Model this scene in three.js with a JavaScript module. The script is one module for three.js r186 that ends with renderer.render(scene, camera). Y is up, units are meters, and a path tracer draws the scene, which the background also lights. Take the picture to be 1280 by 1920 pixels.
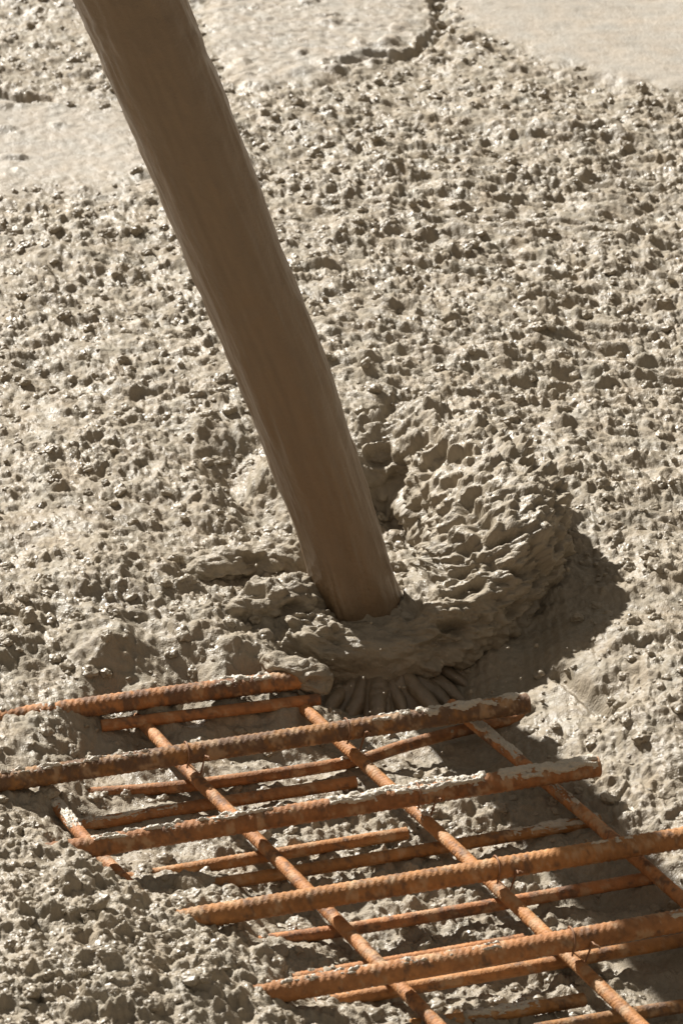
import * as THREE from 'three';
import { mergeGeometries } from 'three/addons/utils/BufferGeometryUtils.js';

// ---------------------------------------------------------------- camera, sky, sun, exposure
const scene = new THREE.Scene();
const camera = new THREE.PerspectiveCamera(18.18, 682 / 1024, 0.05, 400);
camera.position.set(0, 1.946, 3.722);
camera.lookAt(0, 0, 0);
camera.updateMatrixWorld();
camera.focus = 3.85;
camera.userData.fStop = 14;

const SUN_AZ = 39 * Math.PI / 180, SUN_EL = 38 * Math.PI / 180;   // behind the work, to the left
const sunDir = new THREE.Vector3(-Math.sin(SUN_AZ) * Math.cos(SUN_EL), Math.sin(SUN_EL), -Math.cos(SUN_AZ) * Math.cos(SUN_EL));
{
  // pale hazy late-afternoon sky
  const W = 256, H = 128, d = new Float32Array(W * H * 4);
  for (let j = 0; j < H; j++) for (let i = 0; i < W; i++) {
    const el = ((j + 0.5) / H - 0.5) * Math.PI;
    const s = Math.max(0, Math.sin(el));
    const k = Math.pow(1 - s, 2.2);
    const o = (j * W + i) * 4;
    if (el > 0) {
      d[o] = 0.44 + 0.54 * k; d[o + 1] = 0.41 + 0.36 * k; d[o + 2] = 0.37 + 0.15 * k;
    } else { d[o] = 0.30; d[o + 1] = 0.25; d[o + 2] = 0.19; }
    d[o + 3] = 1;
  }
  const t = new THREE.DataTexture(d, W, H, THREE.RGBAFormat, THREE.FloatType);
  t.mapping = THREE.EquirectangularReflectionMapping; t.magFilter = THREE.LinearFilter; t.minFilter = THREE.LinearFilter; t.needsUpdate = true;
  scene.background = t; scene.environment = t;
  scene.environmentIntensity = 0.25; scene.backgroundIntensity = 0.25;
}
const sun = new THREE.DirectionalLight(new THREE.Color().setRGB(1, 0.97, 0.915), 4.5);
sun.position.copy(sunDir).multiplyScalar(8);
sun.castShadow = true; sun.shadow.mapSize.set(4096, 4096); sun.shadow.radius = 2;
Object.assign(sun.shadow.camera, { left: -2.5, right: 2.5, top: 2.5, bottom: -2.5, near: 0.5, far: 20 });
scene.add(sun, sun.target);
const EXPOSURE = 2.2;

// ---------------------------------------------------------------- helpers
function rng(seed) { let a = seed >>> 0; return () => { a = (a + 0x6D2B79F5) | 0; let t = Math.imul(a ^ (a >>> 15), 1 | a); t = (t + Math.imul(t ^ (t >>> 7), 61 | t)) ^ t; return ((t ^ (t >>> 14)) >>> 0) / 4294967296; }; }
function ih(x, y, z) { let h = Math.imul(x, 374761393) + Math.imul(y, 668265263) + Math.imul(z, 1274126177); h = Math.imul(h ^ (h >>> 13), 1274126177); h ^= h >>> 16; h = Math.imul(h, 2246822519); return h ^ (h >>> 15); }
const hf = (x, y, z) => (ih(x | 0, y | 0, z | 0) >>> 0) / 4294967296;
const sm = (t) => t * t * (3 - 2 * t);
function n2(x, y, s = 0) {              // value-gradient noise, about -1..1
  const ix = Math.floor(x), iy = Math.floor(y), fx = x - ix, fy = y - iy, u = fx * fx * fx * (fx * (fx * 6 - 15) + 10), v = fy * fy * fy * (fy * (fy * 6 - 15) + 10);
  const g = (a, b, dx, dy) => { const h = ih(a, b, s); return ((h & 255) / 127.5 - 1) * dx + (((h >>> 8) & 255) / 127.5 - 1) * dy; };
  const a = g(ix, iy, fx, fy), b = g(ix + 1, iy, fx - 1, fy), c = g(ix, iy + 1, fx, fy - 1), e = g(ix + 1, iy + 1, fx - 1, fy - 1);
  return 1.5 * (a + (b - a) * u + (c - a) * v + (a - b - c + e) * u * v);
}
function n3(x, y, z, s = 0) {           // value noise -1..1
  const ix = Math.floor(x), iy = Math.floor(y), iz = Math.floor(z), u = sm(x - ix), v = sm(y - iy), w = sm(z - iz);
  const q = (a, b, c) => hf(a + s * 57, b, c);
  const l = (a, b, t) => a + (b - a) * t;
  return 2 * l(l(l(q(ix, iy, iz), q(ix + 1, iy, iz), u), l(q(ix, iy + 1, iz), q(ix + 1, iy + 1, iz), u), v), l(l(q(ix, iy, iz + 1), q(ix + 1, iy, iz + 1), u), l(q(ix, iy + 1, iz + 1), q(ix + 1, iy + 1, iz + 1), u), v), w) - 1;
}
const clamp = (x, a, b) => Math.min(b, Math.max(a, x));
const smooth = (a, b, x) => sm(clamp((x - a) / (b - a), 0, 1));
// stones: irregular rounded grains scattered one to a cell; result is a height in cells
function stones(x, y, s, presence) {
  const ix = Math.floor(x), iy = Math.floor(y); let best = 0;
  for (let j = -1; j <= 1; j++) for (let i = -1; i <= 1; i++) {
    const a = ix + i, b = iy + j, h = ih(a, b, s), h2 = ih(a, b, s + 91);
    if ((h & 255) / 255 > presence) continue;
    const dx = x - a - 0.15 - 0.7 * ((h >>> 8 & 255) / 255), dy = y - b - 0.15 - 0.7 * ((h >>> 16 & 255) / 255);
    const r = 0.30 + 0.42 * (h2 & 255) / 255, an = (h2 >>> 8 & 255) / 40.7, e = 0.72 + 0.5 * (h2 >>> 16 & 255) / 255;
    const c = Math.cos(an), sn = Math.sin(an), px = (dx * c + dy * sn) / e, py = (-dx * sn + dy * c) * e;
    const ax = Math.abs(px), ay = Math.abs(py);
    const q = (0.55 * (px * px + py * py) + 0.45 * Math.pow(Math.max(ax, ay, 0.72 * (ax + ay)), 2)) / (r * r);
    if (q >= 1) continue;
    const tilt = 1 + ((h >>> 24) / 255 - 0.5) * 1.3 * px / r + ((h2 >>> 24) / 255 - 0.5) * 1.3 * py / r;
    const v = r * Math.pow(1 - q, 0.8) * tilt;
    if (v > best) best = v;
  }
  return best;
}
// grains in 3-D for the splash
function grains3(x, y, z, s) {
  const ix = Math.floor(x), iy = Math.floor(y), iz = Math.floor(z); let best = 0;
  for (let k = -1; k <= 1; k++) for (let j = -1; j <= 1; j++) for (let i = -1; i <= 1; i++) {
    const a = ix + i, b = iy + j, c = iz + k, h = ih(a + s * 131, b, c);
    if ((h >>> 28) > 11) continue;
    const dx = x - a - (h & 255) / 255, dy = y - b - (h >>> 8 & 255) / 255, dz = z - c - (h >>> 16 & 255) / 255;
    const r = 0.38 + 0.34 * ((h >>> 24 & 15) / 15), q = (dx * dx + dy * dy + dz * dz) / (r * r);
    if (q < 1) best = Math.max(best, r * Math.pow(1 - q, 0.6));
  }
  return best;
}
const F = 6000, V = new THREE.Vector3();
function at(px, py, h = 0) {            // the point at height h seen at this place of the 1280 x 1920 photograph
  V.set(px - 640, 960 - py, -F).applyQuaternion(camera.quaternion);
  const t = (h - camera.position.y) / V.y;
  return new THREE.Vector3(camera.position.x + V.x * t, h, camera.position.z + V.z * t);
}
const taken = {};
function numbered(n) { const k = taken[n] = (taken[n] ?? -1) + 1; return k ? `${n}_${String(k).padStart(3, '0')}` : n; }
function put(o, name, label, category, group, kind) {
  o.name = numbered(name); if (label) o.userData.label = label; if (category) o.userData.category = category;
  if (group) o.userData.group = group; if (kind) o.userData.kind = kind; scene.add(o); return o;
}
function mesh(g, m, name, parent) { const o = new THREE.Mesh(g, m); o.castShadow = o.receiveShadow = true; if (name) o.name = name; if (parent) parent.add(o); return o; }

// ---------------------------------------------------------------- textures (grain only, tiling)
function tileNoise(size, octaves, seed, tone) {   // returns bytes
  const d = new Uint8Array(size * size * 4);
  const tn = (x, y, p, s) => { const ix = Math.floor(x), iy = Math.floor(y), u = sm(x - ix), v = sm(y - iy), m = (a) => ((a % p) + p) % p; const a = hf(m(ix), m(iy), s), b = hf(m(ix + 1), m(iy), s), c = hf(m(ix), m(iy + 1), s), e = hf(m(ix + 1), m(iy + 1), s); return a + (b - a) * u + (c - a) * v + (a - b - c + e) * u * v; };
  for (let j = 0; j < size; j++) for (let i = 0; i < size; i++) {
    let v = 0, w = 0;
    for (const [p, amp] of octaves) { v += amp * tn(i / size * p, j / size * p, p, seed + p); w += amp; }
    const t = tone(v / w), o = (j * size + i) * 4;
    d[o] = t[0]; d[o + 1] = t[1]; d[o + 2] = t[2]; d[o + 3] = 255;
  }
  const t = new THREE.DataTexture(d, size, size); t.wrapS = t.wrapT = THREE.RepeatWrapping; t.magFilter = THREE.LinearFilter; t.minFilter = THREE.LinearMipmapLinearFilter; t.generateMipmaps = true; t.needsUpdate = true; return t;
}
const c8 = (v) => clamp(Math.round(v * 255), 0, 255);
const gritBump = tileNoise(512, [[40, 1], [90, 1], [180, 0.9], [256, 0.7]], 11, (v) => { const b = c8((v - 0.25) * 2); return [b, b, b]; });
const wetRough = tileNoise(512, [[8, 1], [24, 0.8], [70, 0.8], [200, 0.6]], 23, (v) => { const r = c8(clamp(0.62 + (v - 0.5) * 1.5, 0.34, 0.95)); return [0, r, 0]; });
const rustBump = tileNoise(256, [[16, 1], [40, 1], [100, 1]], 37, (v) => { const b = c8((v - 0.2) * 1.7); return [b, b, b]; });
const tex = (t, rep) => { const c = t.clone(); c.repeat.set(rep, rep); c.needsUpdate = true; return c; };

const M = {
  concrete: new THREE.MeshPhysicalMaterial({ color: 0xffffff, vertexColors: true, roughness: 1, roughnessMap: tex(wetRough, 5), bumpMap: tex(gritBump, 7), bumpScale: 0.0008, ior: 1.45 }),
  stone: new THREE.MeshPhysicalMaterial({ color: new THREE.Color().setRGB(0.255, 0.215, 0.159), roughness: 0.45 }),
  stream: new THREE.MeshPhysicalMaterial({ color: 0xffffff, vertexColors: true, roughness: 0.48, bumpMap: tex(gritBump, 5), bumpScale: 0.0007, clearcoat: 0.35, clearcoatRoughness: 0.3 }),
  rebar: new THREE.MeshStandardMaterial({ color: 0xffffff, vertexColors: true, roughness: 0.72, bumpMap: tex(rustBump, 12), bumpScale: 0.0006 }),
  crust: new THREE.MeshPhysicalMaterial({ color: new THREE.Color().setRGB(0.46, 0.41, 0.335), roughness: 0.5, bumpMap: tex(gritBump, 6), bumpScale: 0.0012 }),
  wire: new THREE.MeshStandardMaterial({ color: new THREE.Color().setRGB(0.20, 0.10, 0.05), roughness: 0.6, metalness: 0.2 }),
  earth: new THREE.MeshStandardMaterial({ color: new THREE.Color().setRGB(0.25, 0.21, 0.16), roughness: 0.95 }),
};
const CON = [0.255, 0.215, 0.159];      // base colour of the wet concrete

// ---------------------------------------------------------------- the poured concrete: height as measured in the photograph
// [pixel x, pixel y, height in m, roughness of the surface]
const CP = [];
for (const py of [-350, -100, 150, 400, 640]) for (let px = -900; px <= 2200; px += 310) CP.push([px, py, 0.03, 1]);
for (const px of [-900, -500, -150, 150]) for (const py of [850, 1050]) CP.push([px, py, 0.03, 1]);
for (const px of [1200, 1500, 1900]) for (const py of [850, 1050]) CP.push([px, py, 0.028, 1]);
CP.push(
  [640, 780, 0.03, 1], [850, 780, 0.03, 1], [1050, 860, 0.03, 1], [400, 780, 0.035, 1], [300, 860, 0.03, 1],
  [520, 870, 0.038, 1], [380, 890, 0.035, 1.1], [430, 935, -0.012, 0.8], [500, 965, -0.022, 0.8], [350, 950, 0.012, 1], [540, 1010, -0.02, 1], [470, 1040, 0.0, 1.1], [560, 1060, 0.0, 1.2],
  [400, 1090, 0.002, 1], [300, 1100, 0.022, 1.1], [500, 1130, 0.015, 1.2], [380, 1150, 0.03, 1.1], [560, 1170, 0.005, 1.1], [450, 1200, 0.028, 1.1], [520, 1225, 0.014, 1],
  [640, 950, 0.0, 1], [720, 960, -0.02, 1], [760, 1040, -0.03, 0.8], [680, 1100, -0.03, 1], [880, 1235, -0.045, 0.5], [980, 1215, -0.03, 0.5], [940, 1150, -0.01, 0.6], [860, 1050, -0.01, 0.8],
  [0, 1180, 0.03, 1.1], [200, 1200, 0.03, 1.1], [0, 1290, 0.022, 0.8], [150, 1280, 0.02, 0.8], [300, 1262, 0.022, 0.7], [420, 1242, 0.014, 0.6],
  [0, 1326, 0.004, 0.4], [150, 1308, 0.002, 0.4], [300, 1286, -0.002, 0.3], [430, 1266, -0.004, 0.3], [540, 1262, 0.0, 0.7],
  [90, 1366, -0.002, 0.6], [200, 1355, -0.035, 0.5], [350, 1342, -0.045, 0.4], [500, 1324, -0.045, 0.4],
  [20, 1372, 0.002, 0.7], [30, 1398, -0.004, 0.8], [120, 1392, -0.014, 0.8], [210, 1400, -0.04, 0.8], [280, 1402, -0.062, 0.9], [213, 1362, -0.045, 0.6], [350, 1375, -0.08, 0.5], [450, 1350, -0.085, 0.4], [450, 1420, -0.085, 0.5], [560, 1340, -0.085, 0.4],
  [0, 1445, -0.016, 0.6], [100, 1440, -0.026, 0.6], [200, 1440, -0.06, 0.5],
  [0, 1500, -0.016, 0.8], [60, 1490, -0.02, 0.8], [70, 1545, -0.012, 0.8], [140, 1515, -0.04, 0.7], [190, 1485, -0.058, 0.6], [250, 1510, -0.068, 0.6], [150, 1555, -0.062, 0.6], [330, 1500, -0.078, 0.6], [200, 1600, -0.075, 0.6],
  [30, 1572, 0.004, 0.9], [60, 1602, 0.026, 1], [112, 1606, 0.018, 1], [0, 1610, 0.03, 1], [90, 1640, 0.03, 1.1],
  [0, 1690, 0.042, 1.15], [130, 1690, 0.036, 1.15], [210, 1680, 0.018, 1.1], [250, 1668, -0.012, 1], [242, 1645, -0.056, 0.8], [275, 1682, -0.056, 0.9], [220, 1740, 0.036, 1.15], [330, 1725, 0.012, 1.1], [350, 1690, -0.05, 0.9], [365, 1722, -0.008, 1],
  [430, 1755, -0.03, 1], [458, 1768, -0.058, 0.9], [400, 1780, 0.01, 1.1], [470, 1800, -0.01, 1], [0, 1830, 0.05, 1.15], [200, 1850, 0.048, 1.15], [370, 1850, 0.034, 1.15], [475, 1868, 0.0, 1], [560, 1832, -0.058, 0.9], [612, 1880, -0.058, 0.9], [500, 1910, 0.01, 1.1], [580, 1925, -0.04, 1], [680, 1930, -0.06, 1], [815, 1917, -0.062, 1],
  [0, 2010, 0.05, 1.1], [350, 2010, 0.035, 1.1], [-300, 1700, 0.045, 1.1], [-300, 2000, 0.05, 1.1], [-700, 1800, 0.05, 1.1], [-300, 1500, 0.0, 1], [-700, 1450, 0.02, 1], [-300, 1340, 0.02, 1], [-700, 1300, 0.03, 1],
  // floor of the opening round the bars
  [620, 1310, -0.095, 0.4], [700, 1310, -0.1, 0.4], [760, 1340, -0.1, 0.45], [850, 1305, -0.09, 0.4], [640, 1400, -0.09, 0.5], [780, 1420, -0.09, 0.5], [900, 1420, -0.085, 0.5],
  [550, 1480, -0.085, 0.7], [450, 1540, -0.085, 0.8], [620, 1550, -0.086, 0.9], [740, 1530, -0.084, 1], [860, 1500, -0.078, 1], [350, 1620, -0.085, 0.8], [480, 1640, -0.086, 0.9], [640, 1640, -0.086, 1], [800, 1600, -0.084, 1], [940, 1590, -0.082, 1],
  [560, 1720, -0.086, 0.9], [720, 1700, -0.086, 1], [880, 1690, -0.086, 1], [1020, 1670, -0.084, 1], [680, 1800, -0.086, 1], [820, 1780, -0.086, 1], [980, 1740, -0.086, 0.9], [1130, 1700, -0.084, 0.5], [760, 1880, -0.086, 1], [920, 1850, -0.086, 1], [1050, 1830, -0.086, 1], [1180, 1800, -0.09, 0.7], [1280, 1860, -0.092, 0.4], [1230, 1720, -0.084, 0.8], [1000, 1930, -0.086, 1], [1200, 1930, -0.088, 0.8],
  [700, 2060, -0.075, 1], [1000, 2060, -0.086, 1], [1300, 2040, -0.09, 1], [1480, 1850, -0.075, 1], [1460, 1680, -0.06, 1],
  // where the bars run back into the pour beyond the frame
  [1680, 1450, 0.02, 1], [1680, 1560, 0.02, 1], [1680, 1700, 0.022, 1], [1680, 1840, 0.022, 1], [1680, 1990, 0.022, 1], [700, 2190, 0.02, 1], [1000, 2190, 0.022, 1], [1300, 2190, 0.022, 1], [1550, 2120, 0.022, 1], [2000, 1900, 0.03, 1],
  // right flank
  [1100, 960, 0.025, 1], [1085, 1080, 0.014, 0.6], [1095, 1150, 0.008, 0.5], [1150, 1080, 0.02, 1], [1170, 1180, 0.018, 1], [1060, 1215, 0.0, 0.4], [1130, 1250, 0.008, 0.7], [1240, 1260, 0.022, 0.9], [1200, 1330, 0.01, 0.9], [1020, 1270, -0.03, 0.35], [960, 1280, -0.05, 0.35], [1085, 1310, -0.024, 0.4], [1140, 1322, -0.025, 0.5], [1040, 1345, -0.04, 0.45], [1100, 1370, -0.035, 0.9], [1280, 1400, 0.004, 1], [980, 1390, -0.07, 0.5], [1020, 1430, -0.06, 0.6], [1130, 1440, -0.036, 0.9], [1240, 1470, -0.018, 0.9], [960, 1490, -0.07, 0.8], [1040, 1500, -0.058, 0.8], [1150, 1530, -0.045, 0.8], [1270, 1550, -0.032, 0.8], [1105, 1545, -0.06, 0.7], [1060, 1590, -0.075, 0.8], [1190, 1610, -0.062, 0.7], [1270, 1640, -0.058, 0.7], [1200, 1655, -0.066, 0.6], [1400, 1500, -0.01, 1], [1500, 1350, 0.015, 1], [1900, 1400, 0.02, 1],
);
const CW = CP.map(([px, py, h0, a]) => { const h = h0 < -0.015 ? h0 * 0.82 : h0; const p = at(px, py, h); return [p.x, p.z, h, py > 1460 && a >= 0.8 ? a * 1.15 : a]; });
const GX0 = -1.7, GZ0 = -3.2, GS = 0.012, GNX = 284, GNZ = 430, baseH = new Float32Array(GNX * GNZ), baseA = new Float32Array(GNX * GNZ);
for (let j = 0; j < GNZ; j++) for (let i = 0; i < GNX; i++) {
  const x = GX0 + i * GS, z = GZ0 + j * GS; let w = 0, h = 0, a = 0;
  for (const c of CW) { const dx = x - c[0], dz = (z - c[1]) * 0.8, d2 = dx * dx + dz * dz + 4e-5, k = 1 / (d2 * d2); w += k; h += k * c[2]; a += k * c[3]; }
  baseH[j * GNX + i] = h / w; baseA[j * GNX + i] = a / w;
}
for (const A of [baseH, baseA]) for (let pass = 0; pass < 2; pass++) {   // soften the steps between the measured points
  const B = A.slice();
  for (let j = 1; j < GNZ - 1; j++) for (let i = 1; i < GNX - 1; i++) { const o = j * GNX + i; A[o] = (4 * B[o] + 2 * (B[o - 1] + B[o + 1] + B[o - GNX] + B[o + GNX]) + B[o - GNX - 1] + B[o - GNX + 1] + B[o + GNX - 1] + B[o + GNX + 1]) / 16; }
}
function samp(A, x, z) {
  const u = clamp((x - GX0) / GS, 0, GNX - 1.001), v = clamp((z - GZ0) / GS, 0, GNZ - 1.001), i = u | 0, j = v | 0, fu = sm(u - i), fv = sm(v - j), o = j * GNX + i;
  return (A[o] * (1 - fu) + A[o + 1] * fu) * (1 - fv) + (A[o + GNX] * (1 - fu) + A[o + GNX + 1] * fu) * fv;
}
// trowelled and screeded patches at the back, given by their outlines on the ground
function polyDist(pts) {                // signed distance to a polygon, inside negative
  const P = pts.map(([px, py]) => at(px, py, 0.03));
  return (x, z) => {
    let d = 1e9, s = 1;
    for (let i = 0, j = P.length - 1; i < P.length; j = i++) {
      const a = P[i], b = P[j], ex = b.x - a.x, ez = b.z - a.z, wx = x - a.x, wz = z - a.z, t = clamp((wx * ex + wz * ez) / (ex * ex + ez * ez), 0, 1), qx = wx - ex * t, qz = wz - ez * t;
      d = Math.min(d, qx * qx + qz * qz);
      const c1 = z >= a.z, c2 = z < b.z, c3 = ex * wz > ez * wx; if ((c1 && c2 && c3) || (!c1 && !c2 && !c3)) s = -s;
    }
    return s * Math.sqrt(d);
  };
}
const slabRight = polyDist([[845, -40], [885, 45], [960, 85], [1060, 122], [1160, 150], [1290, 172], [1800, 260], [2400, -100], [1800, -500], [700, -500], [800, -120]]);
const slabMid = polyDist([[360, -20], [395, 90], [470, 175], [640, 150], [760, 110], [815, 70], [800, 0], [760, -120], [360, -160]]);
const slabLeft = polyDist([[-400, 185], [0, 190], [120, 198], [225, 215], [285, 300], [230, 350], [60, 345], [-400, 380]]);
const crackA = at(768, 722, 0.03), crackB = at(712, 790, 0.03);
const segD = (x, z, a, b) => { const ex = b.x - a.x, ez = b.z - a.z, t = clamp(((x - a.x) * ex + (z - a.z) * ez) / (ex * ex + ez * ez), 0, 1); return Math.hypot(x - a.x - ex * t, z - a.z - ez * t); };
const splitA = at(1045, 1238, 0.0), splitB = at(1168, 1338, 0.0);
const lipA = at(1150, 1200, 0.02), lipB = at(1270, 1192, 0.02);
const rakeC = at(1060, 480, 0.03);

const seam = [[832, -30], [826, 40], [806, 82], [745, 106], [690, 104], [630, 122]].map(([px, py]) => at(px, py, 0.04)), seam2 = [[-60, 172], [10, 180], [85, 188]].map(([px, py]) => at(px, py, 0.03));
const lineD = (x, z, L) => { let d = 1e9; for (let i = 1; i < L.length; i++) d = Math.min(d, segD(x, z, L[i - 1], L[i])); return d; };
let lastFlat = 1;                       // how rough the spot last asked for is: 0 trowelled, 1 raw
function concreteHeight(x, z, fine = true) {
  const b = samp(baseH, x, z); let a = samp(baseA, x, z);
  const wob = 0.03 * n2(x * 14, z * 14, 5) + 0.014 * n2(x * 45, z * 45, 6);
  const sr = smooth(-0.02, 0.05, slabRight(x, z) + wob * 0.8), sl = smooth(-0.06, 0.12, slabLeft(x, z) + 1.5 * wob), sd = slabMid(x, z) + wob, smid = smooth(-0.04, 0.02, sd);
  const flat = Math.min(sr, 0.05 + 0.95 * sl, 0.16 + 0.84 * smid);
  lastFlat = flat;
  a *= (0.03 + 0.97 * flat) * (1 - 0.3 * smooth(-1.15, -1.7, z));
  let h = b;
  if (z < -1.0) { const dl = Math.min(lineD(x, z, seam), lineD(x, z, seam2)) + 0.6 * wob; a += 0.9 * smooth(0.045, 0.0, dl); h -= 0.016 * smooth(0.022, 0.0, dl); }
  h += 0.010 * (1 - sr) + 0.012 * (1 - smid);
  h += flat * (0.010 * n2(x * 5, z * 4.2, 1) + 0.007 * n2(x * 11, z * 10, 2)) + 0.0035 * n2(x * 3, z * 3, 9);
  h += 0.0010 * n2(x * 16, z * 40, 77) * (1 - flat);
  if (fine) {
    const wx = x + 0.0035 * n2(x * 75, z * 75, 11) + 0.0012 * n2(x * 210, z * 210, 13), wz = z + 0.0035 * n2(x * 75, z * 75, 12) + 0.0012 * n2(x * 210, z * 210, 14);
    const pt = n2(x * 6, z * 5, 31), patch = 0.85 + 0.55 * pt + 0.35 * n2(x * 15, z * 12, 32);        // some parts richer in paste, some in stones
    const cl = clamp(0.5 + 0.7 * n2(x * 20, z * 20, 33), 0, 1);
    const gs = 0.86, ex = wx / 1.22;
    const s0 = stones(ex / (0.050 * gs), wz / (0.050 * gs), 77, 0.16) * 0.050 * gs;
    const s1 = stones(ex / (0.028 * gs), wz / (0.028 * gs), 101, 0.24 + 0.25 * patch) * 0.028 * gs;
    const s2 = stones(ex / (0.0160 * gs), wz / (0.0160 * gs), 202, 0.6) * 0.0160 * gs;
    const s3 = stones(ex / (0.0092 * gs), wz / (0.0092 * gs), 303, 0.75) * 0.0092 * gs;
    const s4 = stones(ex / 0.006, wz / 0.006, 404, 0.7) * 0.006;
    const near = smooth(0.55, 0.9, z);      // coarser, rounder stones in the nearest load
    const rid = 1 - 2 * Math.abs(n2(wx * 26, wz * 40, 43));
    h += 1.38 * a * clamp(patch, 0.35, 1.5) * (0.20 * s0 + (0.30 + 0.10 * near) * s1 + (0.14 + 0.36 * cl) * s2 + (0.24 + 0.28 * cl) * s3 + 0.40 * s4)
       + a * (0.0022 * rid + 0.0048 * n2(x * 24, z * 32, 40) + 0.0030 * n2(x * 52, z * 60, 41) + 0.0016 * n2(x * 115, z * 125, 42) + 0.0006 * n2(x * 280, z * 280, 44));
    // drag marks of the rake
    const dr = Math.hypot((x - rakeC.x) / 0.5, (z - rakeC.z) / 0.9), rk = smooth(1.25, 0.4, dr);
    if (rk > 0) h += rk * a * (0.010 * n2((x + 0.12 * z) * 8, (z - 0.28 * x) * 44, 55) + 0.007 * n2((x + 0.12 * z) * 17, (z - 0.28 * x) * 95, 56));
    // sparse crumbs and pocks on the trowelled parts
    const sp = stones(wx / 0.05, wz / 0.05, 606, 0.35);
    h += (1 - flat) * (0.0005 * n2(x * 90, z * 90, 61) + (sl < 0.9 || smid < 0.9 ? 0.10 * Math.max(0, sp - 0.42) * 0.3 : 0.004 * Math.max(0, sp - 0.5)));
    h += (1 - smid) * (0.0028 * n2((x + .1 * z) * 14, (z - 0.25 * x) * 90, 63) + 0.0022 * n2(x * 60, z * 70, 64)) * sr + (1 - sl) * 0.002 * n2(x * 60, z * 60, 65);
  }
  h -= (0.016 + 0.014 * n2(x * 40, z * 40, 75)) * smooth(0.032, 0.0, segD(x + 0.022 * n2(z * 28, x * 28, 71) + 0.008 * n2(z * 90, x * 90, 76), z, crackA, crackB));
  h -= 0.014 * smooth(0.013, 0.0, segD(x + 0.002 * n2(z * 40, x * 40, 72), z, splitA, splitB));
  h += 0.009 * smooth(0.016, 0.0, segD(x + 0.01 * n2(x * 50, z * 50, 74), z + 0.012 * n2(x * 30, 3, 73), lipA, lipB));
  return h;
}
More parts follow.
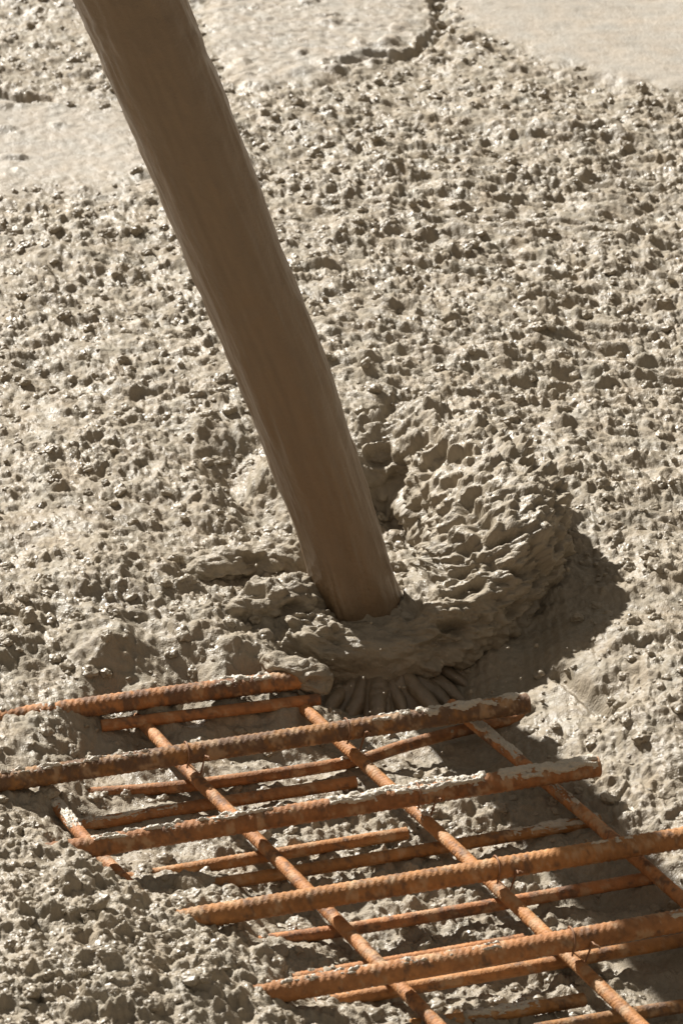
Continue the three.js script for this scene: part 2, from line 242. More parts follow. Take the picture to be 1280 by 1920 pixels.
{
  // one continuous sheet: fine where the camera looks closely, coarser towards its rim
  const cols = [], rows = [];
  for (let i = -310; i <= 310; i++) cols.push(i / 310);
  for (let k = 1; k <= 85; k++) { const s = 1 + 0.0095 * k; cols.push(s); cols.unshift(-s); }
  for (let k = 1; k <= 24; k++) { const s = 1.8075 + 0.012 * k + 0.007 * k * k; cols.push(s); cols.unshift(-s); }
  let z = 1.24; const zf = [];
  while (z > -2.35) { zf.push(z); const d = Math.hypot(3.722 - z, 1.946), px = 3200 * 1.946 / (d * d); z -= Math.min(0.0044, 1.18 / px); }
  for (let k = 1; k <= 46; k++) { rows.push(zf[0] + 0.0035 * k + 0.0022 * Math.max(0, k - 14) ** 2); }
  rows.reverse(); rows.push(...zf);
  for (let k = 1; k <= 30; k++) rows.push(zf[zf.length - 1] - 0.006 * k - 0.0065 * k * k);
  const nc = cols.length, nr = rows.length, P = new Float32Array(nc * nr * 3), C = new Float32Array(nc * nr * 3), U = new Float32Array(nc * nr * 2);
  for (let j = 0; j < nr; j++) {
    const zz = rows[j], d = Math.hypot(3.722 - zz, 1.946), half = Math.max(0.36, d * 0.1067 * 1.06);
    for (let i = 0; i < nc; i++) {
      const x = cols[i] * half, o = j * nc + i;
      P[o * 3] = x; P[o * 3 + 1] = concreteHeight(x, zz, Math.abs(cols[i]) < 1.85 && zz < 1.3 && zz > -2.42); P[o * 3 + 2] = zz;
      U[o * 2] = x; U[o * 2 + 1] = zz;
      const t = (1.26 - 0.26 * lastFlat) * (1 + 0.10 * n2(x * 9, zz * 9, 81) + 0.10 * n2(x * 50, zz * 50, 82) + 0.14 * n2(x * 190, zz * 190, 83)), u = 0.05 * n2(x * 24, zz * 24, 84);
      const la = 1 - lastFlat; C[o * 3] = CON[0] * t * (1 + u) * (1 - 0.05 * la); C[o * 3 + 1] = CON[1] * t; C[o * 3 + 2] = CON[2] * t * (1 - u) * (1 + 0.12 * la);
    }
  }
  const idx = new Uint32Array((nc - 1) * (nr - 1) * 6); let q = 0;
  for (let j = 0; j < nr - 1; j++) for (let i = 0; i < nc - 1; i++) { const a = j * nc + i, b = a + 1, c = a + nc, e = c + 1; idx[q++] = a; idx[q++] = b; idx[q++] = c; idx[q++] = b; idx[q++] = e; idx[q++] = c; }
  const g = new THREE.BufferGeometry();
  g.setAttribute('position', new THREE.BufferAttribute(P, 3)); g.setAttribute('color', new THREE.BufferAttribute(C, 3)); g.setAttribute('uv', new THREE.BufferAttribute(U, 2));
  g.setIndex(new THREE.BufferAttribute(idx, 1)); g.computeVertexNormals();
  const o = put(mesh(g, M.concrete), 'wet_concrete', null, null, null, 'structure');
  console.log('concrete verts', nc * nr, 'tris', idx.length / 3);

  // stones standing out of the paste: the largest one by one, the small ones together
  const R = rng(5), variants = [];
  for (let k = 0; k < 6; k++) {
    const gs = new THREE.IcosahedronGeometry(1, 4), p = gs.attributes.position, sx = 0.8 + 0.5 * R(), sy = 0.6 + 0.25 * R();
    const cut = []; for (let c = 0; c < 7; c++) cut.push([new THREE.Vector3(R() - 0.5, R() - 0.35, R() - 0.5).normalize(), 0.72 + 0.2 * R()]);
    for (let i = 0; i < p.count; i++) {
      V.fromBufferAttribute(p, i); const d0 = V.clone();
      let r = 1; for (const [n, d] of cut) { const c = V.dot(n); if (c > 0.01) r = Math.min(r, d / c * 0.35 + 0.65 * Math.min(1, d / c)); }
      r *= 1 + 0.20 * n3(d0.x * 2.2, d0.y * 2.2, d0.z * 2.2, k) + 0.12 * n3(d0.x * 5, d0.y * 5, d0.z * 5, k + 9) + 0.05 * n3(d0.x * 11, d0.y * 11, d0.z * 11, k + 19);
      p.setXYZ(i, d0.x * r * sx, d0.y * r * sy, d0.z * r);
    }
    gs.deleteAttribute('uv'); const m2 = new Float32Array(p.count * 2); for (let i = 0; i < p.count; i++) { m2[2 * i] = p.getX(i) * 0.5; m2[2 * i + 1] = p.getZ(i) * 0.5 + p.getY(i) * 0.5; }
    gs.setAttribute('uv', new THREE.BufferAttribute(m2, 2)); gs.computeVertexNormals(); variants.push(gs);
  }
  const spots = [];
  for (let n = 0; n < 5200; n++) {
    const zz = 1.2 - 3.3 * Math.pow(R(), 1.05), d = Math.hypot(3.722 - zz, 1.946), x = (2 * R() - 1) * d * 0.1067 * 1.08;
    const a = samp(baseA, x, zz); const s = 0.003 + 0.009 * Math.pow(R(), 2.6);
    if (slabRight(x, zz) < 0.01 || slabMid(x, zz) < 0 || slabLeft(x, zz) < 0) continue;
    if (R() > a * 0.9 - 0.05) continue;
    spots.push({ x, z: zz, s: s * (0.75 + 0.25 * a), q: s / d, r: [R(), R(), R()], v: R() * 6 | 0 });
  }
  spots.sort((a, b) => b.q - a.q);
  const E = new THREE.Euler(), T = new THREE.Matrix4(), Q = new THREE.Quaternion(), S = new THREE.Vector3();
  const place = (s) => { E.set((s.r[0] - 0.5) * 1.2, s.r[1] * 6.28, (s.r[2] - 0.5) * 1.2); Q.setFromEuler(E); S.setScalar(s.s); return T.compose(new THREE.Vector3(s.x, concreteHeight(s.x, s.z) + s.s * (-0.35 + 0.4 * s.r[2]), s.z), Q, S); };
  for (const s of spots.slice(0, 300)) { const m = mesh(variants[s.v], M.stone, 'stone', o); place(s).decompose(m.position, m.quaternion, m.scale); }
  const rest = spots.slice(300);
  for (let k = 0; k < 6; k++) {
    const mine = rest.filter((s) => s.v === k), im = new THREE.InstancedMesh(variants[k], M.stone, mine.length);
    mine.forEach((s, i) => im.setMatrixAt(i, place(s))); im.castShadow = im.receiveShadow = true; im.name = 'small_stones'; im.userData.kind = 'stuff'; o.add(im);
  }
  console.log('stones', spots.length);
}
put(mesh(new THREE.CircleGeometry(120, 64).rotateX(-Math.PI / 2).translate(0, -0.22, 0), M.earth), 'ground', null, null, null, 'structure');

// ---------------------------------------------------------------- reinforcing bars
const RUST = [0.36, 0.158, 0.053], DARK = [0.095, 0.055, 0.034], DUST = [0.46, 0.31, 0.18];
function curveOf(pts) { return new THREE.CatmullRomCurve3(pts, false, 'catmullrom', 0.5); }
function barGeometry(curve, r, seed, { pitch, rib = 0.075, step = 0.0012, around = 22, capA = true, capB = true } = {}, origin) {
  const scale = seed <= 2 ? 0.38 : 0.35 * (hf(seed, 5, 1) - 0.5), L = curve.getLength(), N = Math.ceil(L / step), pos = [], col = [], uv = [], idx = [];
  const up = new THREE.Vector3(0, 1, 0), tan = new THREE.Vector3(), sd = new THREE.Vector3(), nn = new THREE.Vector3(), c = new THREE.Vector3();
  pitch ??= 0.0078; const roll = r > 0.01 ? 0.25 + 0.25 * hf(seed, 3, 9) : seed * 1.7, ring = (i, k, shrink, ds) => {
    const u = i / N; curve.getPointAt(u, c); curve.getTangentAt(u, tan); sd.crossVectors(tan, up).normalize(); nn.crossVectors(sd, tan);
    const s = u * L;
    for (let j = 0; j <= around; j++) {
      const th = j / around * Math.PI * 2, ph = th + roll, half = Math.sin(ph) > 0 ? 1 : -1;
      const cres = Math.pow(Math.abs(Math.sin(ph)), 0.45);
      const f = (((s + half * 0.5 * r * Math.cos(ph) + (half > 0 ? 0 : pitch * 0.5)) / pitch) % 1 + 1) % 1, tri = Math.abs(f - 0.5) * 2;
      const rb = smooth(0.42, 0.80, tri) * cres * rib;
      const lg = smooth(0.22, 0.06, Math.abs(Math.sin(ph))) * rib * 0.9;
      const ripple = 0.012 * n3(s * 300, Math.cos(th) * 3, Math.sin(th) * 3, seed);
      const rr = r * (1 + Math.max(rb, lg) - 0.03 + ripple) * shrink;
      const ct = Math.cos(th), st = Math.sin(th);
      const x = c.x + (sd.x * ct + nn.x * st) * rr + tan.x * ds, y = c.y + (sd.y * ct + nn.y * st) * rr + tan.y * ds, z = c.z + (sd.z * ct + nn.z * st) * rr + tan.z * ds;
      pos.push(x - origin.x, y - origin.y, z - origin.z); uv.push(s, th * r);
      const a = n3(x * 60, y * 60, z * 60, seed + 1) * 0.6 + n3(x * 150, y * 150, z * 150, seed + 2) * 0.5 + n3(x * 420, y * 420, z * 420, seed + 3) * 0.35;
      const dk = smooth(0.05 - scale, 0.6 - scale, a) * 0.78;
      const du = smooth(0.15, 0.75, n3(x * 90, y * 90, z * 90, seed + 4) + 0.5 * n3(x * 350, y * 350, z * 350, seed + 5)) * 0.55;
      const br = (0.78 + 0.44 * hf(seed, 8, 2)) * (1 + 0.22 * n3(x * 22, y * 22, z * 22, seed + 8)) * 0.88 + 0.25 * n3(x * 230, y * 230, z * 230, seed + 6);
      for (let q = 0; q < 3; q++) { let v = RUST[q] * br; v *= q === 1 ? 0.94 + 0.16 * hf(seed, 9, 4) : 1; v += (DARK[q] - v) * dk; v += (DUST[q] - v) * du; col.push(v); }
    }
  };
  ring(0, 0, 0.02, 0); ring(0, 0, 0.86, 0);
  for (let i = 0; i <= N; i++) ring(i, 0, 1, i === 0 ? r * 0.08 : i === N ? -r * 0.08 : 0);
  ring(N, 0, 0.86, 0); ring(N, 0, 0.02, 0);
  const w = around + 1, rows = N + 5;
  for (let i = 0; i < rows - 1; i++) for (let j = 0; j < around; j++) { const a = i * w + j, b = a + 1, d = a + w, e = d + 1; idx.push(a, d, b, b, d, e); }
  const g = new THREE.BufferGeometry(); g.setAttribute('position', new THREE.Float32BufferAttribute(pos, 3)); g.setAttribute('color', new THREE.Float32BufferAttribute(col, 3)); g.setAttribute('uv', new THREE.Float32BufferAttribute(uv, 2)); g.setIndex(idx); g.computeVertexNormals(); return g;
}
// hardened splashes sitting on the upper side of a bar
function crustGeometry(curve, r, u0, u1, seed, origin, cover = 0.2, width = 1.25) {
  const L = curve.getLength(), N = Math.ceil((u1 - u0) * L / 0.0018), A = 26, pos = [], uv = [], idx = [], up = new THREE.Vector3(0, 1, 0), tan = new THREE.Vector3(), sd = new THREE.Vector3(), nn = new THREE.Vector3(), c = new THREE.Vector3();
  for (let i = 0; i <= N; i++) {
    const f = i / N, u = u0 + (u1 - u0) * f; curve.getPointAt(u, c); curve.getTangentAt(u, tan); sd.crossVectors(tan, up).normalize(); nn.crossVectors(sd, tan); const s = u * L;
    for (let j = 0; j <= A; j++) {
      const q = j / A * 2 - 1, th = Math.PI / 2 + q * width * 0.95;
      const edge = smooth(0, 0.05, f) * smooth(1, 0.95, f);
      const m = cover + 0.75 * n3(s * 70, q * 2.2, 1, seed) + 0.45 * n3(s * 170, q * 4, 2, seed) + 0.2 * n3(s * 500, q * 11, 2, seed) - 1.1 * smooth(0.45, 1.0, Math.abs(q + 0.2 * n3(s * 60, 5, 5, seed))) - 1.5 * (1 - edge);
      const rr = r * (0.90 + 0.36 * smooth(-0.25, 0.85, m)) + 0.0012 * n3(s * 420, q * 9, 4, seed);
      pos.push(c.x + (sd.x * Math.cos(th) + nn.x * Math.sin(th)) * rr - origin.x, c.y + (sd.y * Math.cos(th) + nn.y * Math.sin(th)) * rr - origin.y, c.z + (sd.z * Math.cos(th) + nn.z * Math.sin(th)) * rr - origin.z); uv.push(s, th * r);
    }
  }
  const w = A + 1; for (let i = 0; i < N; i++) for (let j = 0; j < A; j++) { const a = i * w + j, b = a + 1, d = a + w, e = d + 1; idx.push(a, d, b, b, d, e); }
  const g = new THREE.BufferGeometry(); g.setAttribute('position', new THREE.Float32BufferAttribute(pos, 3)); g.setAttribute('uv', new THREE.Float32BufferAttribute(uv, 2)); g.setIndex(idx); g.computeVertexNormals(); return g;
}
let barSeed = 1;
function bar(name, label, group, px, h, r, opt = {}, crusts = []) {
  const pts = px.map(([x, y, hh]) => at(x, y, hh ?? h)), curve = pts.length > 2 ? curveOf(pts) : new THREE.LineCurve3(pts[0], pts[1]);
  const o = new THREE.Group(), org = pts[0].clone(); o.position.copy(org); const seed = barSeed++;
  mesh(barGeometry(curve, r, seed, opt, org), M.rebar, 'shaft', o);
  for (const [u0, u1, cover, width] of crusts) mesh(crustGeometry(curve, r, u0, u1, seed * 7 + u0 * 13, org, cover, width), M.crust, 'cement_crust', o);
  put(o, name, label, 'rebar', group); o.userData.curve = undefined; delete o.userData.curve;
  return { o, curve, r };
}
const RM = 0.0121, RC = 0.0075, RL = 0.0074, HM = 0, HC = -0.029, HL = -0.048;
const GM = 'thick bars of the upper mat', GC = 'thinner cross bars under the thick bars', GL = 'thin bars of the lower mat';
// thick bars, back to front
const mA = bar('thick_rebar', 'thick rusty rebar half buried along the concrete edge behind the others', GM, [[-90, 1360], [20, 1346], [300, 1307], [575, 1272]], -0.005, RM, {}, [[0.72, 0.9, 0.05, 1.0]]);
const mB = bar('thick_rebar', 'thick rusty rebar nearest the splash with a cut end', GM, [[-80, 1478], [400, 1406], [990, 1318]], HM, RM, {}, [[0.79, 0.99, 0.35, 1.15], [0.02, 0.34, 0.0, 0.7], [0.66, 0.79, -0.1, 0.8]]);
const mC = bar('thick_rebar', 'thick rusty rebar crusted with grey cement towards its rounded end', GM, [[70, 1604], [600, 1519], [1122, 1437]], HM, RM, {}, [[0.08, 0.46, 0.0, 0.8], [0.5, 0.80, 0.55, 1.05], [0.81, 1.0, 0.62, 1.2]]);
const mD = bar('thick_rebar', 'thick rusty rebar running from the near bank to the right edge', GM, [[300, 1732], [800, 1650], [1400, 1551], [1720, 1498]], HM, RM, {}, [[0.55, 0.62, -0.1, 0.7], [0.7, 0.78, -0.15, 0.7]]);
const mE = bar('thick_rebar', 'nearest thick rusty rebar with sharply ribbed top', GM, [[410, 1879], [900, 1793], [1400, 1704], [1720, 1647]], HM, RM, {}, [[0.05, 0.4, -0.15, 0.8], [0.62, 0.9, -0.15, 0.9]]);
// cross bars, left to right
const x1 = bar('cross_rebar', 'short muddy stretch of cross bar at the left bank', GC, [[40, 1436], [90, 1490], [160, 1573], [262, 1680]], HC, RC, { pitch: 0.0050 }, [[0.25, 0.52, 0.5, 1.4]]);
const x2 = bar('cross_rebar', 'rusty cross bar left of the stream crossing four thick bars', GC, [[220, 1302], [345, 1437], [575, 1668], [880, 1985], [1080, 2190]], HC, RC, { pitch: 0.0050 }, []);
const x3 = bar('cross_rebar', 'rusty cross bar starting under the splash and running to the bottom', GC, [[500, 1262], [640, 1393], [890, 1625], [1270, 1990], [1470, 2180]], HC, RC, { pitch: 0.0050 }, [[0.31, 0.36, 0.2, 1.1], [0.0, 0.06, 0.3, 1.4]]);
const x4 = bar('cross_rebar', 'cross bar on the right with pale cement on its upper end', GC, [[845, 1320], [885, 1355], [1030, 1473], [1145, 1570], [1360, 1757], [1620, 1978]], HC, RC, { pitch: 0.0050 }, [[0.06, 0.19, 0.6, 1.4], [0.27, 0.34, 0.1, 1.2]]);
// lower mat
const LOW = [
  ['thin lower bar tucked under the rearmost thick bar', [[190, 1361, -0.022], [380, 1338, -0.022], [600, 1311, -0.022]]],
  ['long bent thin lower bar passing under the cut end', [[150, 1490], [355, 1473], [640, 1432], [760, 1398], [880, 1366], [1070, 1326]]],
  ['thin lower bar with a free cut end left of centre', [[120, 1554], [400, 1507], [668, 1466]]],
  ['smooth thin lower bar ending in the middle of the opening', [[205, 1654], [500, 1605], [764, 1562]]],
  ['thin lower bar midway between two thick bars, buried at both ends', [[240, 1685], [700, 1610], [1125, 1538]]],
  ['thin lower bar just in front of the longest thick bar', [[425, 1774], [700, 1735], [1225, 1645]]],
  ['thin lower bar showing just behind the nearest thick bar', [[540, 1838], [760, 1800], [982, 1762]]],
  ['thin lower bar showing just under the nearest thick bar', [[590, 1883], [900, 1830], [1400, 1741], [1720, 1684]]],
  ['short thin lower bar near the bottom edge with grey cement', [[770, 1924], [950, 1898], [1096, 1874]]],
  ['thin lower bar in the bottom right corner', [[1000, 1932], [1150, 1907], [1400, 1867], [1720, 1816]]],
];
LOW.forEach(([label, px], i) => bar('lower_rebar', label, GL, px, HL, RL, { pitch: 0.0052, around: 18, step: 0.0016 }, i === 8 ? [[0.3, 0.75, 0.4, 1.2]] : i === 1 ? [[0.5, 0.56, 0.2, 1]] : i === 2 ? [[0.0, 0.4, 0.1, 1.1]] : i === 4 ? [[0.8, 1, 0.4, 1.4]] : []));

// tie wires round the crossings
function tie(a, b, label, seed) {
  let best = 1e9, p; for (let i = 0; i <= 400; i++) for (const q of [a.curve.getPoint(i / 400)]) for (let k = 0; k <= 200; k++) { const w = b.curve.getPoint(k / 200), d = Math.hypot(q.x - w.x, q.z - w.z); if (d < best) { best = d; p = [q, a.curve.getTangent(i / 400), b.curve.getTangent(k / 200)]; } }
  const [c, ta, tb] = p, R = rng(seed), pts = [], off = tb.clone().multiplyScalar(1), top = RM + 0.002, side = RM + 0.0022, s2 = ta.clone().multiplyScalar(0.010);
  for (let k = 0; k <= 22; k++) { const th = k / 22 * Math.PI * 2 * 1.08 - 0.3, lat = Math.cos(th) * side * (Math.sin(th) < 0 ? 1 + 0.5 * Math.sin(th) : 1), y = Math.sin(th) > 0 ? Math.sin(th) * top : Math.sin(th) * (RC - HC + 0.003); pts.push(new THREE.Vector3(lat * off.x + s2.x * (k / 11 - 1), y, lat * off.z + s2.z * (k / 11 - 1))); }
  const e = pts[pts.length - 1]; for (let k = 1; k <= 5; k++) pts.push(new THREE.Vector3(e.x + k * 0.0025 * (off.x + 0.4 * (R() - 0.5)), e.y + k * 0.0018 * (R() - 0.2), e.z + k * 0.0025 * off.z));
  const o = mesh(new THREE.TubeGeometry(curveOf(pts), 90, 0.0011, 6), M.wire); o.position.copy(c); put(o, 'tie_wire', label, 'wire', 'tie wires at the crossings');
}
tie(mB, x3, 'rusty tie wire where the cut thick bar crosses the central cross bar', 1);
tie(mB, x2, 'rusty tie wire on the cut thick bar left of the stream', 2);
tie(mC, x3, 'rusty tie wire on the cement crusted thick bar', 3);
tie(mD, x3, 'rusty tie wire on the long thick bar at the central cross bar', 4);
tie(mE, x3, 'rusty tie wire on the nearest thick bar', 5);

// ---------------------------------------------------------------- the falling stream of concrete
{
  // axis: leans to the left as it rises; widths measured across it
  const foot = at(676, 1195, -0.05), viewRight = new THREE.Vector3(1, 0, 0);
  const pts = [], rad = [];
  const zf = foot.z, pix = (px, py, dz) => { V.set(px - 640, 960 - py, -F).applyQuaternion(camera.quaternion); const t = (zf + dz - camera.position.z) / V.z; return new THREE.Vector3(camera.position.x + V.x * t, camera.position.y + V.y * t, zf + dz); };
  const axis = [[722, 1262, 88], [682, 1158, 80], [634, 1000, 76], [585, 850, 80], [524, 680, 84], [450, 500, 87], [370, 300, 92], [300, 130, 95], [242, 0, 97], [172, -150, 99], [92, -310, 101], [0, -480, 103]];
  for (const [px, py, w] of axis) { const p = pix(px, py, 0.0); pts.push(p); rad.push(w * p.distanceTo(camera.position) / F); }
  const curve = curveOf(pts), L = curve.getLength(), N = Math.ceil(L / 0.0028), A = 150, pos = [], col = [], uv = [], idx = [], c = new THREE.Vector3(), tan = new THREE.Vector3(), sd = new THREE.Vector3(), nn = new THREE.Vector3();
  const fwd = new THREE.Vector3(0, 0, 1), up1 = new THREE.Vector3(0, 1, 0);
  for (let i = 0; i <= N; i++) {
    const u = i / N; curve.getPoint(u, c); curve.getTangent(u, tan); sd.crossVectors(fwd, tan).normalize(); nn.crossVectors(tan, sd); const s = u * L;
    const ru = u * (rad.length - 1), k = Math.min(rad.length - 2, ru | 0), r0 = rad[k] + (rad[k + 1] - rad[k]) * (ru - k);
    for (let j = 0; j <= A; j++) {
      const th = j / A * Math.PI * 2, ct = Math.cos(th), st = Math.sin(th);
      const streak = 0.04 * n3(ct * 2.6 + 9, st * 2.6, s * 1.6, 3) + 0.010 * n3(ct * 8, st * 8, s * 6, 4) + 0.003 * n3(ct * 20, st * 20, s * 40, 5);
      const lump = 0.085 * Math.max(0, grains3(ct * 5, st * 5, s * 11, 6) - 0.1) * (0.35 + 0.65 * smooth(-0.2, 0.4, n3(ct * 1.6, st * 1.6, s * 5, 7))) + 0.03 * Math.max(0, grains3(ct * 11, st * 11, s * 20, 16) - 0.1);
      const wob = 0.03 * n3(ct, st, s * 9, 8) + 0.02 * n3(ct * 2, st * 2, s * 28, 9) + 0.014 * n3(ct * 4, st * 4, s * 70, 10) + smooth(0.16, 0.03, s) * (0.16 * grains3(ct * 3.2, st * 3.2, s * 42, 17) + 0.08 * n3(ct * 3, st * 3, s * 30, 18));
      const r = r0 * (1 + streak + lump + wob);
      pos.push(c.x + (sd.x * ct + nn.x * st) * r, c.y + (sd.y * ct + nn.y * st) * r, c.z + (sd.z * ct + nn.z * st) * r); uv.push(th * r0, s);
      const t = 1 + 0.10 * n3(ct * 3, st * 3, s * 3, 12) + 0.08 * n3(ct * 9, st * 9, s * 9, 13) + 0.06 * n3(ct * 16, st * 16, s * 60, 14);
      col.push(0.160 * t, 0.106 * t, 0.059 * t);  // same concrete as the pour; its shade is put into this darker brown
    }
  }
  const w = A + 1; for (let i = 0; i < N; i++) for (let j = 0; j < A; j++) { const a = i * w + j, b = a + 1, d = a + w, e = d + 1; idx.push(a, b, d, b, e, d); }
  const b0 = foot.clone(); for (let i = 0; i < pos.length; i += 3) { pos[i] -= b0.x; pos[i + 1] -= b0.y; pos[i + 2] -= b0.z; }
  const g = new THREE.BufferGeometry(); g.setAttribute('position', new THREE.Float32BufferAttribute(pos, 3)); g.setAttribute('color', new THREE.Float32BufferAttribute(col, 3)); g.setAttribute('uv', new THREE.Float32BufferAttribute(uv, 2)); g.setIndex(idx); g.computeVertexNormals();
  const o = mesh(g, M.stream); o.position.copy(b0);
  put(o, 'concrete_stream', 'thick stream of wet concrete pouring down at a slant, its shade painted in brown', 'concrete stream');
}
// ---------------------------------------------------------------- the splash: a folding ring and a skirt with fingers
{
  const o = new THREE.Group(), org = at(690, 1200, -0.08); o.position.copy(org);
  const foot = at(690, 1170, 0);
  // a lumpy tongue of concrete swept along a path of [pixel x, pixel y, height, radius]
  function tongue(path, name, material, seed, roughAt, A = 190, step = 0.0021, tint = CON, shear = 0) {
    const curve = curveOf(path.map((p) => Array.isArray(p) ? at(p[0], p[1], p[2]) : p.p)), rr = path.map((p) => Array.isArray(p) ? p[3] : p.r), L = curve.getLength(), N = Math.ceil(L / step), pos = [], uv = [], col = [], idx = [], c = new THREE.Vector3(), tan = new THREE.Vector3(), sd = new THREE.Vector3(), nn = new THREE.Vector3(), up = new THREE.Vector3(0, 1, 0);
    for (let i = 0; i <= N; i++) {
      const u = i / N; curve.getPoint(u, c); curve.getTangent(u, tan); sd.crossVectors(tan, up).normalize(); nn.crossVectors(sd, tan);
      const ru = u * (path.length - 1), k = Math.min(path.length - 2, ru | 0), r0 = rr[k] + (rr[k + 1] - rr[k]) * sm(ru - k), dl = Math.min(u, 1 - u) * L, capd = Math.sqrt(clamp(1 - Math.pow(1 - clamp(dl / (r0 * 0.9), 0, 1), 2), 0, 1));
      const rough = roughAt(u), k1 = Math.min(1, r0 / 0.04);
      for (let j = 0; j <= A; j++) {
        const th = j / A * Math.PI * 2, ct = Math.cos(th), st = Math.sin(th), dx = sd.x * ct + nn.x * st, dy = sd.y * ct + nn.y * st, dz = sd.z * ct + nn.z * st;
        const x = c.x + dx * r0, y = c.y + dy * r0, z = c.z + dz * r0;
        // lumps are drawn out along the throw, away from the foot of the stream
        const ox = x - foot.x, oz = z - foot.z, ro = Math.hypot(ox, oz) + 0.001, an = z - 0.25 * x + 0.004 * n3(x * 60, y * 60, z * 60, 21), rw = x + 0.25 * z + 0.006 * n3(x * 60, y * 60, z * 60, 22);
        let d = k1 * (0.010 * n3(x * 18, y * 18, z * 18, 23 + seed) + 0.006 * n3(x * 42, y * 42, z * 42, 24));
        d += k1 * rough * (0.013 * grains3(rw * 40, y * 56, an * 56, 25) + 0.0095 * grains3(rw * 76, y * 112, an * 112, 26) + 0.004 * grains3(rw * 150, y * 210, an * 210, 36));
        d -= k1 * rough * 0.018 * smooth(0.15, 0.5, n3(rw * 30, y * 44, an * 44, 28));
        d += k1 * (1 - rough) * (0.006 * n3(rw * 20, y * 40, an * 60, 29) + 0.003 * n3(rw * 50, y * 110, an * 130, 30));
        const r = Math.max(0.0002, (r0 + d) * capd);
        const out = shear * r * (dx * ox + dz * oz) / ro;
        pos.push(c.x + dx * r - org.x, c.y + dy * r + out - org.y, c.z + dz * r - org.z); uv.push(u * L, th * r0);
        const t = 1 + 0.12 * n3(x * 50, y * 50, z * 50, 31) + 0.1 * n3(x * 190, y * 190, z * 190, 32);
        col.push(tint[0] * t, tint[1] * t, tint[2] * t);
      }
    }
    const w = A + 1; for (let i = 0; i < N; i++) for (let j = 0; j < A; j++) { const a = i * w + j, b = a + 1, d = a + w, e = d + 1; idx.push(a, d, b, b, d, e); }
    const g = new THREE.BufferGeometry(); g.setAttribute('position', new THREE.Float32BufferAttribute(pos, 3)); g.setAttribute('color', new THREE.Float32BufferAttribute(col, 3)); g.setAttribute('uv', new THREE.Float32BufferAttribute(uv, 2)); g.setIndex(idx); g.computeVertexNormals();
    return mesh(g, material, name, o);
  }
  tongue([[600, 905, 0.005, 0.030], [690, 878, 0.022, 0.048], [790, 880, 0.032, 0.060], [866, 922, 0.040, 0.074], [918, 992, 0.036, 0.086], [922, 1068, 0.022, 0.088], [885, 1138, -0.003, 0.072], [795, 1200, -0.028, 0.056], [695, 1236, -0.042, 0.052], [606, 1218, -0.026, 0.046], [540, 1160, -0.004, 0.034]], 'folding_ring', M.concrete, 0, (u) => Math.max(smooth(0.80, 0.66, u), smooth(0.84, 0.92, u)) * 0.8 + 0.2, 190, 0.0021, CON, 0.46);
  tongue([[330, 1085, 0.000, 0.014], [410, 1070, 0.008, 0.022], [500, 1055, 0.010, 0.026], [590, 1052, 0.004, 0.026]], 'thrown_tongue', M.concrete, 3, () => 1, 110);
  tongue([[360, 1165, 0.014, 0.016], [440, 1142, 0.016, 0.026], [520, 1135, 0.014, 0.032], [610, 1130, 0.004, 0.034]], 'thrown_tongue', M.concrete, 5, () => 1, 120);
  tongue([[495, 1236, 0.002, 0.014], [540, 1262, 0.0, 0.019], [582, 1272, -0.006, 0.020], [618, 1276, -0.016, 0.014]], 'thrown_tongue', M.concrete, 8, () => 1, 120);
  // fingers of paste running out over the bars
  const RF = rng(19), ce = at(705, 1212, -0.038), SHADE_TINT = [0.195, 0.150, 0.100];  // finger colour: the concrete darkened to paint in shade below the splash
  for (let k = 0; k < 24; k++) {
    const a = -1.0 + 2.4 * (k + 1.2 * (RF() - 0.5)) / 23, reach = 0.10 + 0.11 * RF() + 0.03 * smooth(0, 1.2, a), r1 = 0.004 + 0.006 * RF() * RF(), pts = [];
    for (let q = 0; q <= 4; q++) { const f = q / 4, r = 0.035 + (reach - 0.035) * f; pts.push({ p: new THREE.Vector3(ce.x + Math.sin(a + 0.15 * f * (RF() - 0.5)) * r, ce.y - 0.004 - 0.025 * f - 0.035 * f * f + 0.010 * (RF() - 0.5), ce.z + Math.cos(a) * r), r: r1 * (1.7 - 1.4 * f) + 0.0016 }); }
    tongue(pts, 'paste_finger', M.stream, k, () => 0.5, 40, 0.0025, SHADE_TINT);
  }

  // skirt
  const sp = [], su = [], sc = [], si = [], NA = 420, NR = 60;
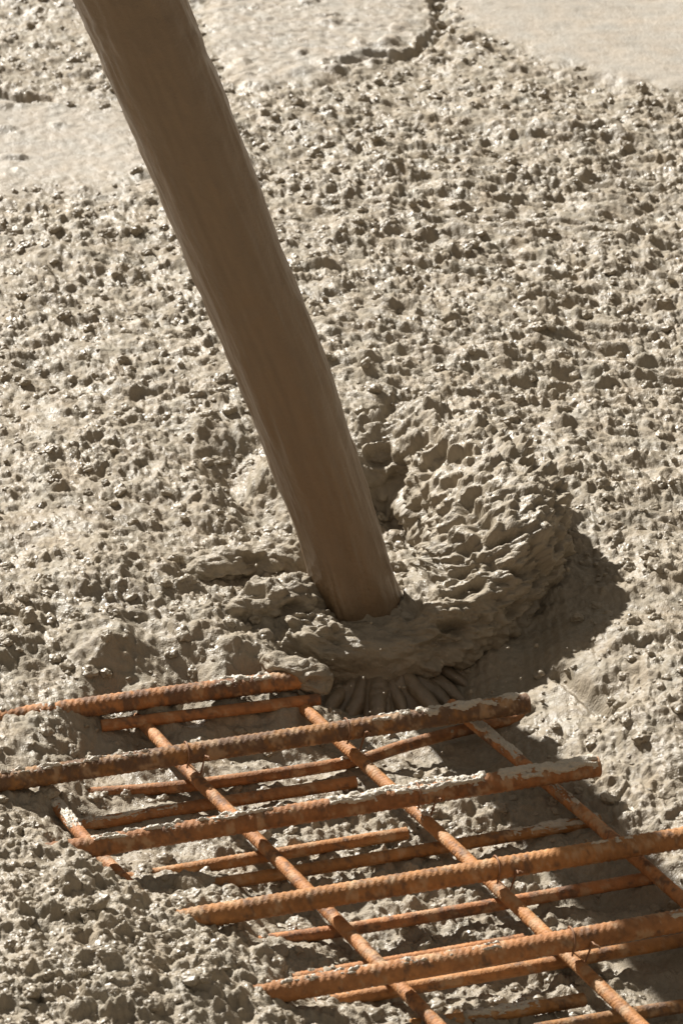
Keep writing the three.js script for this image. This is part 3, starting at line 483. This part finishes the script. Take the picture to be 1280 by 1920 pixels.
  const row = (low) => {
    for (let i = 0; i <= NA; i++) {
      const a = -1.45 + 3.0 * i / NA, fing = Math.pow(Math.max(0, 0.45 + 1.0 * n2(a * 5, 2, 41) + 0.45 * n2(a * 13, 5, 42)), 1.3), R = 0.105 + 0.05 * smooth(-0.2, 1.2, a) + 0.06 * fing;
      for (let j = 0; j <= NR; j++) {
        const f = j / NR, r = 0.02 + (R - 0.02) * f, dirx = Math.sin(a), dirz = Math.cos(a);
        const top = 0.022 - 0.15 * r - 3.0 * r * r + (0.007 * n2(a * 4, r * 14, 43) + 0.007 * n2(dirx * r * 45, dirz * r * 45, 44) + 0.003 * n2(dirx * r * 110, dirz * r * 110, 47)) * smooth(0.03, 0.08, r);
        const th = 0.03 * Math.sqrt(Math.max(0, 1 - f * f)) + 0.0002;
        sp.push(ce.x + dirx * r - org.x, ce.y + top - (low ? th : 0) - org.y, ce.z + dirz * r - org.z); su.push(a * 0.1, r);
        const t = 1 + 0.14 * n2(dirx * r * 50, dirz * r * 50, 45) + 0.08 * n2(dirx * r * 160, dirz * r * 160, 46); sc.push(0.195 * t, 0.150 * t, 0.100 * t);  // skirt shade painted in: same darkened concrete colour as the fingers
      }
    }
  };
  row(false); row(true);
  const rw = NR + 1, off = (NA + 1) * rw;
  for (let i = 0; i < NA; i++) for (let j = 0; j < NR; j++) { const a = i * rw + j, b = a + 1, d = a + rw, e = d + 1; si.push(a, b, d, b, e, d, off + a, off + d, off + b, off + b, off + d, off + e); }
  const gs = new THREE.BufferGeometry(); gs.setAttribute('position', new THREE.Float32BufferAttribute(sp, 3)); gs.setAttribute('color', new THREE.Float32BufferAttribute(sc, 3)); gs.setAttribute('uv', new THREE.Float32BufferAttribute(su, 2)); gs.setIndex(si); gs.computeVertexNormals();
  mesh(gs, M.stream, 'spreading_skirt', o);
  put(o, 'concrete_splash', 'lumpy ring of splashing concrete folding up round the foot of the stream', 'splash');

  // drops thrown off
  const R = rng(77), geo = new THREE.IcosahedronGeometry(1, 2), im = new THREE.InstancedMesh(geo, M.stone, 150), T = new THREE.Matrix4(), Q = new THREE.Quaternion(), E = new THREE.Euler();
  for (let i = 0; i < 150; i++) {
    const a = -2.4 + 4.6 * R(), r = 0.08 + 0.16 * R(), s = 0.0008 + 0.0022 * Math.pow(R(), 3);
    E.set(R() * 6, R() * 6, R() * 6); im.setMatrixAt(i, T.compose(new THREE.Vector3(ce.x + 0.03 + Math.sin(a) * r, -0.05 + 0.13 * R() * R(), ce.z + Math.cos(a) * r), Q.setFromEuler(E), new THREE.Vector3(s, s * (1 + R()), s)));
  }
  im.castShadow = im.receiveShadow = true; put(im, 'concrete_droplets', 'small drops of concrete thrown up round the splash', 'droplets', null, 'stuff');
}

// ---------------------------------------------------------------- render
const renderer = new THREE.WebGLRenderer({ antialias: true });
renderer.setSize(682, 1024);
renderer.shadowMap.enabled = true;
renderer.toneMapping = THREE.LinearToneMapping;
renderer.toneMappingExposure = EXPOSURE;
renderer.render(scene, camera);
